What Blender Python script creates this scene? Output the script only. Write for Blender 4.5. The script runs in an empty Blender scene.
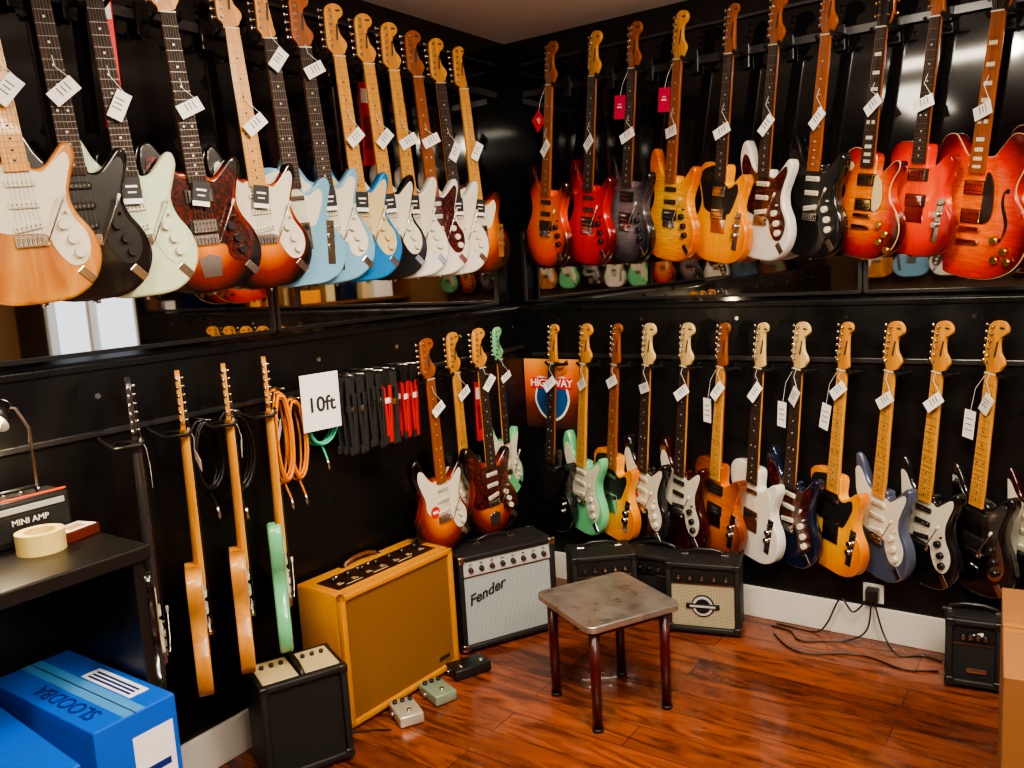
import bpy, math, random, bmesh
from mathutils import Matrix, Vector
random.seed(7)
pi=math.pi
try: bpy.context.scene.view_settings.look='AgX - Medium High Contrast'
except Exception: pass
def C(r,g,b):
    m=(r+g+b)/3; k=1.2
    r,g,b=[min(255,max(0,m+(c-m)*k)) for c in (r,g,b)]
    def f(c):
        c/=255.0
        return c/12.92 if c<=.04045 else ((c+.055)/1.055)**2.4
    return (f(r),f(g),f(b),1)
# ---------------------------------------------------------------- materials
MC={}
def mat(name,col,rough=.5,metal=0,coat=0,spec=.5,emis=None,es=0):
    if name in MC: return MC[name]
    m=bpy.data.materials.new(name); m.use_nodes=True
    b=m.node_tree.nodes['Principled BSDF']
    b.inputs['Base Color'].default_value=col
    b.inputs['Roughness'].default_value=rough
    b.inputs['Metallic'].default_value=metal
    b.inputs['Coat Weight'].default_value=coat
    b.inputs['Coat Roughness'].default_value=.04
    b.inputs['Specular IOR Level'].default_value=spec
    if emis:
        b.inputs['Emission Color'].default_value=emis; b.inputs['Emission Strength'].default_value=es
    MC[name]=m; return m
def nodes(m):
    nt=m.node_tree; return nt,nt.nodes,nt.links,nt.nodes['Principled BSDF']
def texco(nt,scale=(1,1,1),rot=(0,0,0),loc=(0,0,0)):
    t=nt.nodes.new('ShaderNodeTexCoord'); mp=nt.nodes.new('ShaderNodeMapping')
    mp.inputs['Scale'].default_value=scale; mp.inputs['Rotation'].default_value=rot; mp.inputs['Location'].default_value=loc
    nt.links.new(t.outputs['Object'],mp.inputs['Vector']); return mp.outputs['Vector']
def ramp(nt,fac,stops):
    r=nt.nodes.new('ShaderNodeValToRGB'); e=r.color_ramp.elements
    while len(e)<len(stops): e.new(.5)
    for i,(p,c) in enumerate(stops): e[i].position=p; e[i].color=c
    nt.links.new(fac,r.inputs['Fac']); return r.outputs['Color']
def noise(nt,vec,scale,detail=4,dist=0):
    n=nt.nodes.new('ShaderNodeTexNoise'); n.inputs['Scale'].default_value=scale; n.inputs['Detail'].default_value=detail
    n.inputs['Distortion'].default_value=dist
    nt.links.new(vec,n.inputs['Vector']); return n.outputs['Fac']
def mixc(nt,mode,fac,a,b):
    n=nt.nodes.new('ShaderNodeMixRGB'); n.blend_type=mode; n.inputs[0].default_value=fac
    nt.links.new(a,n.inputs[1])
    if hasattr(b,'default_value') or hasattr(b,'links'): nt.links.new(b,n.inputs[2])
    else: n.inputs[2].default_value=b
    return n.outputs[0]
def bump(nt,b,h,strength=.2,dist=.002):
    n=nt.nodes.new('ShaderNodeBump'); n.inputs['Strength'].default_value=strength; n.inputs['Distance'].default_value=dist
    nt.links.new(h,n.inputs['Height']); nt.links.new(n.outputs[0],b.inputs['Normal'])
def wood(name,c1,c2,scale=(40,40,3),rough=.35,coat=.5):
    if name in MC: return MC[name]
    m=mat(name,c1,rough,0,coat); nt,N,L,b=nodes(m)
    v=texco(nt,scale); f=noise(nt,v,1.5,5,1.0)
    L.new(ramp(nt,f,[(.3,c2),(.7,c1)]),b.inputs['Base Color']); return m
def burst(name,ci,cm,co,flame=False,r0=.35,r1=.72,r2=.98,w=.175,h=.235):
    if name in MC: return MC[name]
    m=mat(name,ci,.22,0,.9); nt,N,L,b=nodes(m)
    v=texco(nt,(1/w,0.001,1/h),loc=(0,0,.59/h))
    n=N.new('ShaderNodeVectorMath'); n.operation='LENGTH'; L.new(v,n.inputs[0])
    col=ramp(nt,n.outputs['Value'],[(r0,ci),(r1,cm),(r2,co)])
    v2=texco(nt,(60,60,2) if not flame else (14,10,90)); f=noise(nt,v2,1,4,.8)
    g=ramp(nt,f,[(.3,(.62,.55,.5,1)),(.6,(1,1,1,1))])
    L.new(mixc(nt,'MULTIPLY',.8 if flame else .4,col,g),b.inputs['Base Color']); return m
def paint(name,c,rough=.2,metal=0):
    m=mat(name,c,rough,metal,.8); return m
chrome=mat('chrome',(.7,.69,.67,1),.15,1); gold=mat('gold_hw',(.8,.55,.2,1),.2,1); fretm=mat('fret_wire',(.22,.20,.18,1),.45,1)
blackp=mat('black_plastic',(.012,.012,.012,1),.3); whitep=mat('white_plastic',C(222,217,200),.3)
creamp=mat('cream_plastic',C(208,192,150),.35); mintp=mat('mint_plastic',C(205,218,192),.3)
paper=mat('tag_paper',C(245,245,243),.6); ink=mat('ink',(.02,.02,.025,1),.6); redp=mat('red_paper',C(200,25,25),.5); pinkp=mat('pink_paper',C(205,50,90),.5)
darkmetal=mat('dark_metal',(.05,.05,.05,1),.35,.8)
def tortm():
    m=mat('tortoise',C(90,25,12),.2,0,.6); nt,N,L,b=nodes(m)
    f=noise(nt,texco(nt),45,3,2); L.new(ramp(nt,f,[(.42,C(28,9,8)),(.66,C(92,28,18))]),b.inputs['Base Color']); return m
tort=tortm()
maple=wood('maple_neck',C(214,158,78),C(188,126,50)); roasted=wood('roasted_maple',C(158,92,44),C(122,66,30))
palem=wood('pale_maple',C(228,202,146),C(212,178,116))
rose=wood('rosewood',C(56,34,25),C(30,18,14),rough=.7,coat=0); mapleboard=wood('maple_board',C(222,172,92),C(202,142,62),rough=.3,coat=.5)
ebonyn=paint('black_neck',(.03,.03,.032,1),.3)
FIN={
'ash':wood('ash_body',C(214,158,84),C(160,98,38),(10,10,2.2)),
'black':paint('black_gloss',(.007,.007,.008,1),.12),
'oly':paint('olympic_white',C(206,218,186)),'white':paint('white_gloss',C(226,224,216)),
'burst3':burst('three_tone_burst',C(232,140,36),C(120,32,8),C(9,5,4),r0=.3,r1=.66,r2=.9),
'sonic':paint('sonic_blue',C(128,172,198)),'lake':paint('blue_metallic',C(40,130,190),.25,.2),
'red':burst('red_trans',C(200,8,14),C(170,5,10),C(74,3,5)),
'orangeb':burst('orange_burst',C(250,130,28),C(215,70,12),C(40,9,5),r0=.25,r1=.68,r2=.92),
'char':burst('charcoal_flame',C(130,126,132),C(64,60,68),C(12,11,15),True),
'amber':burst('amber_flame',C(252,190,80),C(242,156,42),C(195,100,20),True),
'butter':burst('butterscotch',C(250,180,20),C(240,158,10),C(205,118,4)),
'cherryb':burst('cherry_burst',C(245,140,35),C(172,28,10),C(46,4,5),True),
'tanger':burst('tangerine_burst',C(238,88,6),C(205,44,5),C(105,12,4)),
'cherry335':burst('cherry_archtop_burst',C(248,120,28),C(190,36,9),C(80,5,5),True,w=.21,h=.27),
'foam':paint('seafoam',C(122,196,150)),'nat':wood('natural_body',C(218,164,88),C(186,122,54),(12,12,2.5)),
'walnut':burst('aged_amber',C(210,122,40),C(160,82,26),C(95,42,14),True),
'navy':paint('navy_gloss',C(16,26,46),.15),'pewter':paint('pewter_blue',C(92,100,124),.28,.4),
'wine':paint('wine_gloss',C(44,6,8),.15),
}
# ---------------------------------------------------------------- mesh builder
_rb={}
def rbox(d,bev,seg):
    k=(tuple(round(x,4) for x in d),bev,seg)
    if k in _rb: return _rb[k]
    bm=bmesh.new(); bmesh.ops.create_cube(bm,size=1)
    for v in bm.verts: v.co=Vector((v.co.x*d[0],v.co.y*d[1],v.co.z*d[2]))
    bmesh.ops.bevel(bm,geom=bm.edges[:],offset=min(bev,min(d)*.49),segments=seg,affect='EDGES',profile=.5)
    bm.verts.index_update()
    r=([v.co.copy() for v in bm.verts],[[v.index for v in f.verts] for f in bm.faces]); bm.free(); _rb[k]=r; return r
class MB:
    def __init__(s): s.v=[];s.f=[];s.m=[];s.s=[];s.mats=[]
    def mi(s,m):
        if m not in s.mats: s.mats.append(m)
        return s.mats.index(m)
    def add(s,vs,fs,m,smooth=False,M=None):
        o=len(s.v); i=s.mi(m)
        for v in vs:
            v=Vector(v); s.v.append(M@v if M is not None else v)
        for k,f in enumerate(fs):
            s.f.append([a+o for a in f]); s.m.append(i); s.s.append(smooth if isinstance(smooth,bool) else smooth[k])
    def box(s,c,d,m,bev=0,M=None,seg=2,R=None):
        T=Matrix.Translation(c)
        if R is not None: T=T@R
        if M is not None: T=M@T
        if bev>0:
            vs,fs=rbox(d,bev,seg); s.add(vs,fs,m,True if seg>2 else False,T)
        else:
            x,y,z=[a/2 for a in d]
            vs=[(-x,-y,-z),(x,-y,-z),(x,y,-z),(-x,y,-z),(-x,-y,z),(x,-y,z),(x,y,z),(-x,y,z)]
            s.add(vs,[(0,3,2,1),(4,5,6,7),(0,1,5,4),(1,2,6,5),(2,3,7,6),(3,0,4,7)],m,False,T)
    def cyl(s,p0,p1,r0,m,r1=None,seg=12,M=None):
        r1=r0 if r1 is None else r1
        p0=Vector(p0);p1=Vector(p1); q=(p1-p0).to_track_quat('Z','Y')
        vs=[];fs=[];sm=[]
        for p,r in ((p0,r0),(p1,r1)):
            for k in range(seg):
                a=2*pi*k/seg; vs.append(p+q@Vector((r*math.cos(a),r*math.sin(a),0)))
        for k in range(seg):
            j=(k+1)%seg; fs.append((k,j,seg+j,seg+k)); sm.append(True)
        fs.append(tuple(range(seg-1,-1,-1))); fs.append(tuple(range(seg,2*seg))); sm+= [False,False]
        s.add(vs,fs,m,sm,M)
    def tube(s,path,r,m,seg=6,M=None,closed=False):
        P=[Vector(p) for p in path]; n=len(P); vs=[];fs=[]
        up=Vector((0,0,1)); last=None
        for i,p in enumerate(P):
            if closed: t=P[(i+1)%n]-P[i-1]
            else: t=P[min(i+1,n-1)]-P[max(i-1,0)]
            t.normalize()
            if last is None:
                a=up if abs(t.z)<.9 else Vector((1,0,0)); nrm=t.cross(a).normalized()
            else: nrm=(last-t*last.dot(t)).normalized()
            last=nrm; bn=t.cross(nrm)
            for k in range(seg):
                a=2*pi*k/seg; vs.append(p+nrm*(r*math.cos(a))+bn*(r*math.sin(a)))
        for i in range(n if closed else n-1):
            for k in range(seg):
                j=(k+1)%seg; i2=(i+1)%n
                fs.append((i*seg+k,i*seg+j,i2*seg+j,i2*seg+k))
        s.add(vs,fs,m,True,M)
    def prism(s,pts,y0,y1,m,bev=0,M=None,off=0):
        n=len(pts); nr=[]
        for i in range(n):
            a=Vector(pts[i-1]);b=Vector(pts[(i+1)%n]); t=b-a
            if t.length<1e-9: t=Vector((1,0))
            t.normalize(); nr.append(Vector((t.y,-t.x)))
        rings=[]
        if bev>0:
            K=3
            for k in range(K+1):
                a=k/K*pi/2; rings.append((bev*(1-math.sin(a)),y0+bev*(1-math.cos(a))))
            for k in range(K,-1,-1):
                a=k/K*pi/2; rings.append((bev*(1-math.sin(a)),y1-bev*(1-math.cos(a))))
        else: rings=[(0,y0),(0,y1)]
        vs=[];fs=[];sm=[]
        for ins,y in rings:
            for i in range(n):
                p=Vector(pts[i])-nr[i]*(ins-off); vs.append((p.x,y,p.y))
        for r in range(len(rings)-1):
            for i in range(n):
                j=(i+1)%n; fs.append((r*n+i,(r+1)*n+i,(r+1)*n+j,r*n+j)); sm.append(True)
        fs.append(tuple(range(n))); sm.append(False)
        o=(len(rings)-1)*n; fs.append(tuple(range(o+n-1,o-1,-1))); sm.append(False)
        s.add(vs,fs,m,sm,M)
    def sphere(s,c,r,m,M=None,seg=12,sc=(1,1,1)):
        vs=[];fs=[]
        for i in range(seg//2+1):
            a=pi*i/(seg//2)
            for k in range(seg):
                b=2*pi*k/seg; vs.append((c[0]+r*sc[0]*math.sin(a)*math.cos(b),c[1]+r*sc[1]*math.sin(a)*math.sin(b),c[2]+r*sc[2]*math.cos(a)))
        for i in range(seg//2):
            for k in range(seg):
                j=(k+1)%seg; fs.append((i*seg+k,(i+1)*seg+k,(i+1)*seg+j,i*seg+j))
        s.add(vs,fs,m,True,M)
    def mesh(s,name):
        me=bpy.data.meshes.new(name); me.from_pydata([tuple(v) for v in s.v],[],s.f)
        for m in s.mats: me.materials.append(m)
        me.polygons.foreach_set('material_index',s.m); me.polygons.foreach_set('use_smooth',s.s); me.update(); return me
    def obj(s,name,M=None):
        o=bpy.data.objects.new(name,s.mesh(name)); bpy.context.scene.collection.objects.link(o)
        if M is not None: o.matrix_world=M
        return o
def cat(pts,n=3):
    out=[];N=len(pts)
    for i in range(N):
        p0,p1,p2,p3=[Vector(pts[(i+k-1)%N]) for k in range(4)]
        for k in range(n):
            t=k/n
            out.append(.5*((2*p1)+(-p0+p2)*t+(2*p0-5*p1+4*p2-p3)*t*t+(-p0+3*p1-3*p2+p3)*t**3))
    return [(p.x,p.y) for p in out]
# ---------------------------------------------------------------- guitars
BODY={
'strat':[(0,0),(.075,.006),(.13,.043),(.157,.105),(.147,.165),(.117,.21),(.108,.25),(.122,.29),(.137,.33),(.132,.357),(.113,.36),(.09,.338),(.062,.312),(.036,.308),(.029,.325),(-.029,.325),(-.05,.328),(-.075,.352),(-.095,.392),(-.118,.418),(-.142,.405),(-.151,.36),(-.137,.31),(-.116,.27),(-.112,.235),(-.13,.195),(-.158,.15),(-.168,.10),(-.146,.043),(-.08,.006)],
'tele':[(0,0),(.08,.004),(.138,.038),(.16,.1),(.151,.155),(.121,.2),(.112,.24),(.124,.285),(.136,.325),(.128,.352),(.107,.352),(.08,.328),(.05,.308),(.032,.318),(.029,.385),(-.029,.39),(-.07,.398),(-.11,.392),(-.134,.36),(-.134,.315),(-.118,.27),(-.112,.235),(-.125,.195),(-.152,.15),(-.16,.1),(-.138,.038),(-.08,.004)],
'jazz':[(.02,0),(.09,.012),(.147,.055),(.166,.115),(.153,.17),(.122,.215),(.112,.25),(.122,.295),(.138,.335),(.13,.362),(.108,.362),(.078,.335),(.048,.312),(.03,.32),(-.03,.33),(-.055,.338),(-.08,.372),(-.11,.408),(-.14,.403),(-.156,.36),(-.15,.31),(-.127,.26),(-.122,.22),(-.14,.175),(-.166,.13),(-.17,.08),(-.137,.03),(-.07,.002)],
'lp':[(0,0),(.08,.007),(.14,.045),(.166,.105),(.153,.165),(.12,.21),(.106,.25),(.115,.29),(.136,.325),(.136,.352),(.112,.35),(.08,.322),(.05,.302),(.03,.315),(.029,.37),(-.029,.388),(-.07,.397),(-.11,.378),(-.131,.335),(-.121,.285),(-.103,.245),(-.112,.21),(-.146,.165),(-.166,.105),(-.14,.045),(-.08,.007)],
'semi':[(0,0),(.1,.01),(.175,.055),(.207,.135),(.188,.205),(.147,.26),(.14,.30),(.158,.35),(.165,.4),(.145,.442),(.108,.448),(.077,.415),(.052,.385),(.03,.38),(-.03,.38),(-.052,.385),(-.077,.415),(-.108,.448),(-.145,.442),(-.165,.4),(-.158,.35),(-.14,.30),(-.147,.26),(-.188,.205),(-.207,.135),(-.175,.055),(-.1,.01)]}
GUARD={
'strat':[(.03,.303),(.055,.298),(.088,.322),(.113,.338),(.12,.318),(.106,.28),(.096,.245),(.102,.205),(.128,.165),(.13,.125),(.112,.092),(.085,.088),(.066,.105),(.05,.135),(.035,.168),(-.035,.172),(-.075,.185),(-.094,.21),(-.096,.25),(-.112,.29),(-.128,.335),(-.12,.37),(-.098,.365),(-.07,.33),(-.045,.312),(-.03,.316)],
'tele':[(.03,.306),(.058,.3),(.09,.318),(.1,.29),(.086,.25),(.07,.215),(.05,.198),(-.04,.198),(-.085,.215),(-.097,.25),(-.107,.29),(-.118,.325),(-.108,.362),(-.07,.378),(-.03,.378)],
'jazz':[(.03,.305),(.06,.305),(.098,.338),(.118,.328),(.102,.28),(.096,.24),(.118,.195),(.135,.145),(.122,.1),(.09,.085),(.062,.105),(.05,.142),(-.05,.142),(-.1,.15),(-.128,.178),(-.108,.225),(-.112,.27),(-.135,.32),(-.13,.368),(-.102,.368),(-.072,.333),(-.04,.315)]}
for D in (BODY,GUARD):
    for k in ('strat','jazz'): D[k]=[(x,z if z<.15 else .15+(z-.15)*1.15) for x,z in D[k]]
HEAD={
'strat':[(-.021,0),(-.025,.018),(-.036,.03),(-.038,.05),(-.034,.12),(-.031,.155),(-.02,.173),(0,.181),(.022,.179),(.037,.166),(.039,.149),(.03,.136),(.018,.128),(.013,.108),(.02,.075),(.034,.058),(.04,.04),(.03,.022),(.021,.01)],
'tele':[(-.021,0),(-.026,.018),(-.034,.03),(-.033,.06),(-.028,.15),(-.018,.172),(.004,.18),(.024,.172),(.026,.152),(.014,.138),(.014,.1),(.02,.04),(.021,.012)]}
HEAD['gib']=[(.021,0),(.03,.022),(.037,.05),(.034,.1),(.041,.15),(.03,.167),(.012,.163),(0,.155),(-.012,.163),(-.03,.167),(-.041,.15),(-.034,.1),(-.037,.05),(-.03,.022),(-.021,0)]
HEAD['strat']=list(reversed(HEAD['strat'])); HEAD['tele']=list(reversed(HEAD['tele']))
def guitar_mesh(body='strat',fin='black',guard=None,neck='maple',board=None,head=None,pk='sss',pkm=None,hw=None,headm=None,longtag=False,sticker=None,cardtag=False,tagr=None,tagz=-.085):
    B=MB(); L=-.80; F=FIN[fin]; hw=hw or chrome; pkm=pkm or whitep
    nm={'maple':maple,'roast':roasted,'rose':maple,'dark':roasted,'ebony':ebonyn}[neck]
    bd=board or {'maple':mapleboard,'roast':roasted,'rose':rose,'dark':rose,'ebony':rose}[neck]
    pts=cat([(x,z+L) for x,z in BODY[body]],4)
    arch=body in('lp','semi')
    B.prism(pts,-.022,.022,F,bev=.004 if arch or body=='tele' else .010)
    if arch: B.prism(pts,-.0185,-.0135,creamp,bev=0,off=.0012)
    fy=-.022
    if guard:
        g=cat([(x,z+L) for x,z in GUARD['strat' if body not in GUARD else body]],4)
        B.prism(g,fy-.0025,fy+.001,guard,bev=.0008)
    fy2=fy-.0025 if guard else fy
    def sc(z,tilt=0,m=None,w=.068):
        B.box((0,fy2-.003,z+L),(w,.009,.019),m or pkm,.004,R=Matrix.Rotation(tilt,4,'Y'))
        for k in range(6):
            x=-.026+k*.0104; B.cyl((x,fy2-.0085,z+L-x*math.tan(tilt)),(x,fy2-.007,z+L-x*math.tan(tilt)),.0026,chrome if m is None else blackp,seg=6)
    def hb(z,m,ring=blackp):
        B.box((0,fy2-.001,z+L),(.088,.006,.044),ring,.002)
        B.box((0,fy2-.005,z+L),(.07,.010,.037),m,.002)
        for s_ in (-.009,.009):
            for k in range(6): B.cyl((-.026+k*.0104,fy2-.011,z+L+s_),(-.026+k*.0104,fy2-.0095,z+L+s_),.0025,chrome if m is blackp else darkmetal,seg=6)
    if pk=='sss': sc(.297);sc(.245);sc(.19,-.16)
    elif pk=='hss': sc(.297);sc(.245);hb(.192,blackp)
    elif pk=='hh': hb(.285,pkm if pkm is not whitep else chrome);hb(.196,pkm if pkm is not whitep else chrome)
    elif pk=='p90':
        for z in (.285,.195): B.box((0,fy2-.003,z+L),(.088,.010,.042),pkm,.006,seg=3)
    elif pk=='tele':
        B.box((0,fy2-.003,.292+L),(.068,.008,.018),chrome,.004)
    bz=.152+L
    if body=='tele':
        B.box((0,fy-.001,.165+L),(.082,.004,.092),hw,.001)
        B.box((0,fy-.004,.19+L),(.068,.008,.02),blackp,.003,R=Matrix.Rotation(-.2,4,'Y'))
        B.box((.108,fy-.001,.135+L),(.028,.004,.150),hw,.001,R=Matrix.Rotation(.1,4,'Y'))
        for z in (.12,.155): B.cyl((.106+(z-.135)*.1,fy-.018,z+L),(.106+(z-.135)*.1,fy,z+L),.0105,hw,seg=14)
        B.cyl((.112,fy-.018,.19+L),(.112,fy,.185+L),.003,blackp,seg=6)
    elif body in('lp','semi'):
        B.box((0,fy-.008,bz+.006),(.08,.010,.012),hw,.002); B.box((0,fy-.008,bz-.035),(.085,.012,.012),hw,.004,seg=3)
        zz=[(.09,.13),(.125,.10),(.10,.07),(.14,.045 if body=='lp' else .07)]
        for x,z in zz: B.cyl((x*(.95 if body=='lp' else 1.1),fy-.016,z+L),(x*(.95 if body=='lp' else 1.1),fy,z+L),.012,gold,r1=.0135,seg=14)
        if body=='lp':
            B.cyl((-.085,fy-.003,.33+L),(-.085,fy,.33+L),.017,creamp,seg=16); B.cyl((-.085,fy-.02,.333+L),(-.085,fy,.33+L),.003,creamp,seg=6)
            B.prism(cat([(.045,.18+L),(.085,.2+L),(.08,.27+L),(.06,.30+L),(.045,.29+L)],3),fy-.01,fy-.007,creamp)
        else:
            for sx in (-1,1):
                path=[(sx*(.115+.012*math.sin(t*2*pi*.9)),fy-.0003,.13+L+t*.15) for t in [k/10 for k in range(11)]]
                for k in range(10):
                    a=path[k];b=path[k+1]; w=.003+.004*math.sin(pi*k/9)
                    B.add([(a[0]-w,a[1]-.0005,a[2]),(a[0]+w,a[1]-.0005,a[2]),(b[0]+w,b[1]-.0005,b[2]+.001),(b[0]-w,b[1]-.0005,b[2]+.001)],[(0,1,2,3)],blackp)
                for zc,dx in ((.13,-.006),(.28,.002)): B.cyl((sx*(.115)+dx*sx,fy-.0008,zc+L),(sx*.115+dx*sx,fy,zc+L),.008,blackp,seg=10)
            B.prism(cat([(.04,.19+L),(.075,.20+L),(.072,.29+L),(.055,.33+L),(.04,.32+L)],3),fy-.01,fy-.007,blackp)
    else:
        B.box((0,fy2-.002,bz+.004),(.072,.005,.03),hw,.001)
        for k in range(6): B.box((-.026+k*.0104,fy2-.007,bz+.002),(.0085,.006,.022),hw,.001)
        if body=='jazz':
            B.prism([(-.028,.045+L),(.028,.045+L),(.034,.1+L),(0,.115+L),(-.034,.1+L)],fy-.003,fy,hw)
            B.cyl((0,fy-.006,.1+L),(0,fy,.1+L),.012,hw)
        B.tube([(.03,fy2-.006,bz),(.034,fy2-.02,bz-.004),(.05,fy2-.024,bz+.03),(.085,fy2-.026,bz+.10)],.0024,hw,5)
        B.cyl((.085,fy2-.026,bz+.1),(.092,fy2-.026,bz+.117),.0045,whitep,seg=6)
        for x,z in ((.077,.19),(.093,.153),(.103,.117)): B.cyl((x,fy2-.014,z+L),(x,fy2,z+L),.0115,pkm if pkm is not chrome else blackp,r1=.013,seg=14)
        B.cyl((.092,fy2-.014,.222+L),(.088,fy2,.22+L),.0035,pkm,seg=6)
        B.box((.112 if body=='strat' else .125,fy-.001,.06+L),(.024,.004,.045),hw,.003,R=Matrix.Rotation(-.7,4,'Y'))
    B.cyl((0,0,L+.002),(0,0,L-.010),.005,hw,r1=.007,seg=8)
    # neck
    jz=-.475 if not arch else -.47
    N=10; vs=[];fs=[]
    for zi,(z,w,d) in enumerate(((.004,.0215,.020),(-.2,.0245,.021),(-.40,.027,.023),(jz+.0,.028,.024))):
        for k in range(N):
            a=pi*k/(N-1); vs.append((w*math.cos(a),-.027+d*math.sin(a),z))
    for r in range(3):
        for k in range(N-1): fs.append((r*N+k,r*N+k+1,(r+1)*N+k+1,(r+1)*N+k))
        fs.append((r*N+N-1,r*N,(r+1)*N,(r+1)*N+N-1))
    fs.append(tuple(range(3*N,4*N))); B.add(vs,fs,nm,True)
    B.add([(-.0215,-.033,0),(.0215,-.033,0),(.028,-.033,jz),(-.028,-.033,jz),(-.0217,-.027,0),(.0217,-.027,0),(.0282,-.027,jz),(-.0282,-.027,jz)],
          [(3,2,1,0),(0,4,7,3),(1,2,6,5),(3,7,6,2),(0,1,5,4)],bd)
    inl=ink if bd is mapleboard else whitep
    fz=lambda n:-.648*(1-2**(-n/12))
    for n in range(1,22):
        z=fz(n); w=.043+(.056-.043)*(-z/.475)
        B.box((0,-.0333,z),(w,.0012,.0013),fretm)
    for n in (3,5,7,9,12,15,17,19,21):
        z=(fz(n)+fz(n-1))/2
        for x in ((0,) if n!=12 else (-.012,.012)):
            if arch: B.box((x,-.0332,z),(.03 if n!=12 else .014,.0008,.012),inl)
            else: B.cyl((x,-.0336,z),(x,-.033,z),.0034,inl,seg=8)
    B.box((0,-.033,.002),(.043,.006,.004),whitep)
    # headstock
    hk=head or ('gib' if arch else ('tele' if body=='tele' else 'strat'))
    hm=headm or (FIN['black'] if hk=='gib' else nm)
    if hk=='gib':
        B.prism(HEAD[hk],-.024,-.010,nm); B.prism(HEAD[hk],-.0255,-.0238,hm)
    else:
        B.prism(cat(HEAD[hk],3),-.026,-.012,hm,bev=.0015)
    if hk=='gib':
        for sx in (-1,1):
            for k in range(3):
                z=.04+k*.042; B.cyl((sx*.022,-.034,z),(sx*.022,-.024,z),.0035,hw,seg=8); B.cyl((sx*.03,-.016,z),(sx*.046,-.016,z),.002,hw,seg=6); B.sphere((sx*.05,-.016,z),.008,hw,seg=8,sc=(.8,.6,1))
        B.box((0,-.026,.125),(.03,.0008,.01),whitep)
    else:
        for k in range(6):
            z=.036+k*.0245; x=-.024+k*.0022
            B.cyl((x,-.036,z),(x,-.026,z),.0038,hw,seg=8); B.cyl((-.03,-.016,z),(-.046,-.016,z),.002,hw,seg=6)
            B.sphere((-.05,-.016,z),.0075,hw,seg=8,sc=(.8,.6,1)); B.cyl((x,-.0275,z),(x,-.026,z),.006,hw,seg=8)
        B.box((.006,-.0265,.085),(.007,.0008,.055),ink,R=Matrix.Rotation(.12,4,'Y'))
        B.box((.02,-.0265,.158),(.018,.0008,.006),ink)
    for k in range(6):
        x0=-.0175+k*.007; x1=-.026+k*.0104
        hx=(-.022+k*.0022) if hk!='gib' else (-.022 if k<3 else .022); hz=(.036+k*.0245) if hk!='gib' else (.04+(k if k<3 else 5-k)*.042)
        B.tube([(hx,-.030,hz),(x0,-.0365,.003),(x1,-.0385,bz)],.00045,fretm,3)
    # price tag on string
    tr=tagr if tagr is not None else random.uniform(.5,1.3)
    R=Matrix.Rotation(tr,4,'Y')@Matrix.Rotation(random.uniform(-.2,.2),4,'X')
    T=Matrix.Translation((random.uniform(.008,.018),-.05,tagz+random.uniform(-.02,.02)))@R
    B.box((0,0,0),(.040,.0008,.078),paper,M=T)
    for k in range(3): B.box((-.004,-.0006,.016-k*.013),(.024-.004*(k%2),.0004,.003),ink,M=T)
    B.tube([(.0,-.034,tagz+.09),(0,-.045,tagz+.06),tuple(T@Vector((0,0,.038)))],.0009,paper,4)
    if longtag:
        T=Matrix.Translation((-.055,-.04,-.19))@Matrix.Rotation(random.uniform(-.1,.1),4,'Y')
        B.box((0,0,0),(.046,.001,.10),paper,M=T)
        for k in range(3): B.box((0,-.0008,.02-k*.02),(.028,.0004,.003),ink,M=T)
        B.tube([(-.02,-.034,-.01),(-.045,-.04,-.06),(-.055,-.04,-.145)],.0009,paper,4)
    if cardtag:
        T=Matrix.Translation((.0,-.045,.29+L))@Matrix.Rotation(random.uniform(-.1,.2),4,'Y')
        B.box((0,0,0),(.05,.001,.072),ink,M=T); B.box((0,-.0008,-.028),(.05,.0005,.014),paper,M=T); B.box((0,-.0012,.012),(.03,.0004,.006),paper,M=T); B.box((0,-.0012,-.004),(.022,.0004,.004),paper,M=T)
    if sticker:
        if sticker in('red','pink'):
            T=Matrix.Translation((-.055,-.04,-.15))@Matrix.Rotation(.8 if sticker=='red' else 0,4,'Y')
            B.box((0,0,0),(.07,.001,.07 if sticker=='red' else .095),redp if sticker=='red' else pinkp,M=T)
            B.box((0,-.0008,0),(.03,.0004,.006),paper,M=T); B.box((0,-.0008,.012),(.02,.0004,.004),paper,M=T)
            B.tube([(-.02,-.034,-.01),(-.045,-.038,-.06),(-.055,-.04,-.105)],.0009,paper,4)
        else:
            B.cyl((-.05,fy2-.002,.2+L),(-.05,fy2,.2+L),.026,redp,seg=20); B.box((-.05,fy2-.0025,.2+L),(.03,.0005,.012),paper)
    return B.mesh('electric_guitar_mesh')
HANG={'UL':MB(),'UR':MB(),'LL':MB(),'LR':MB()}
MESHES=[]
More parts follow.
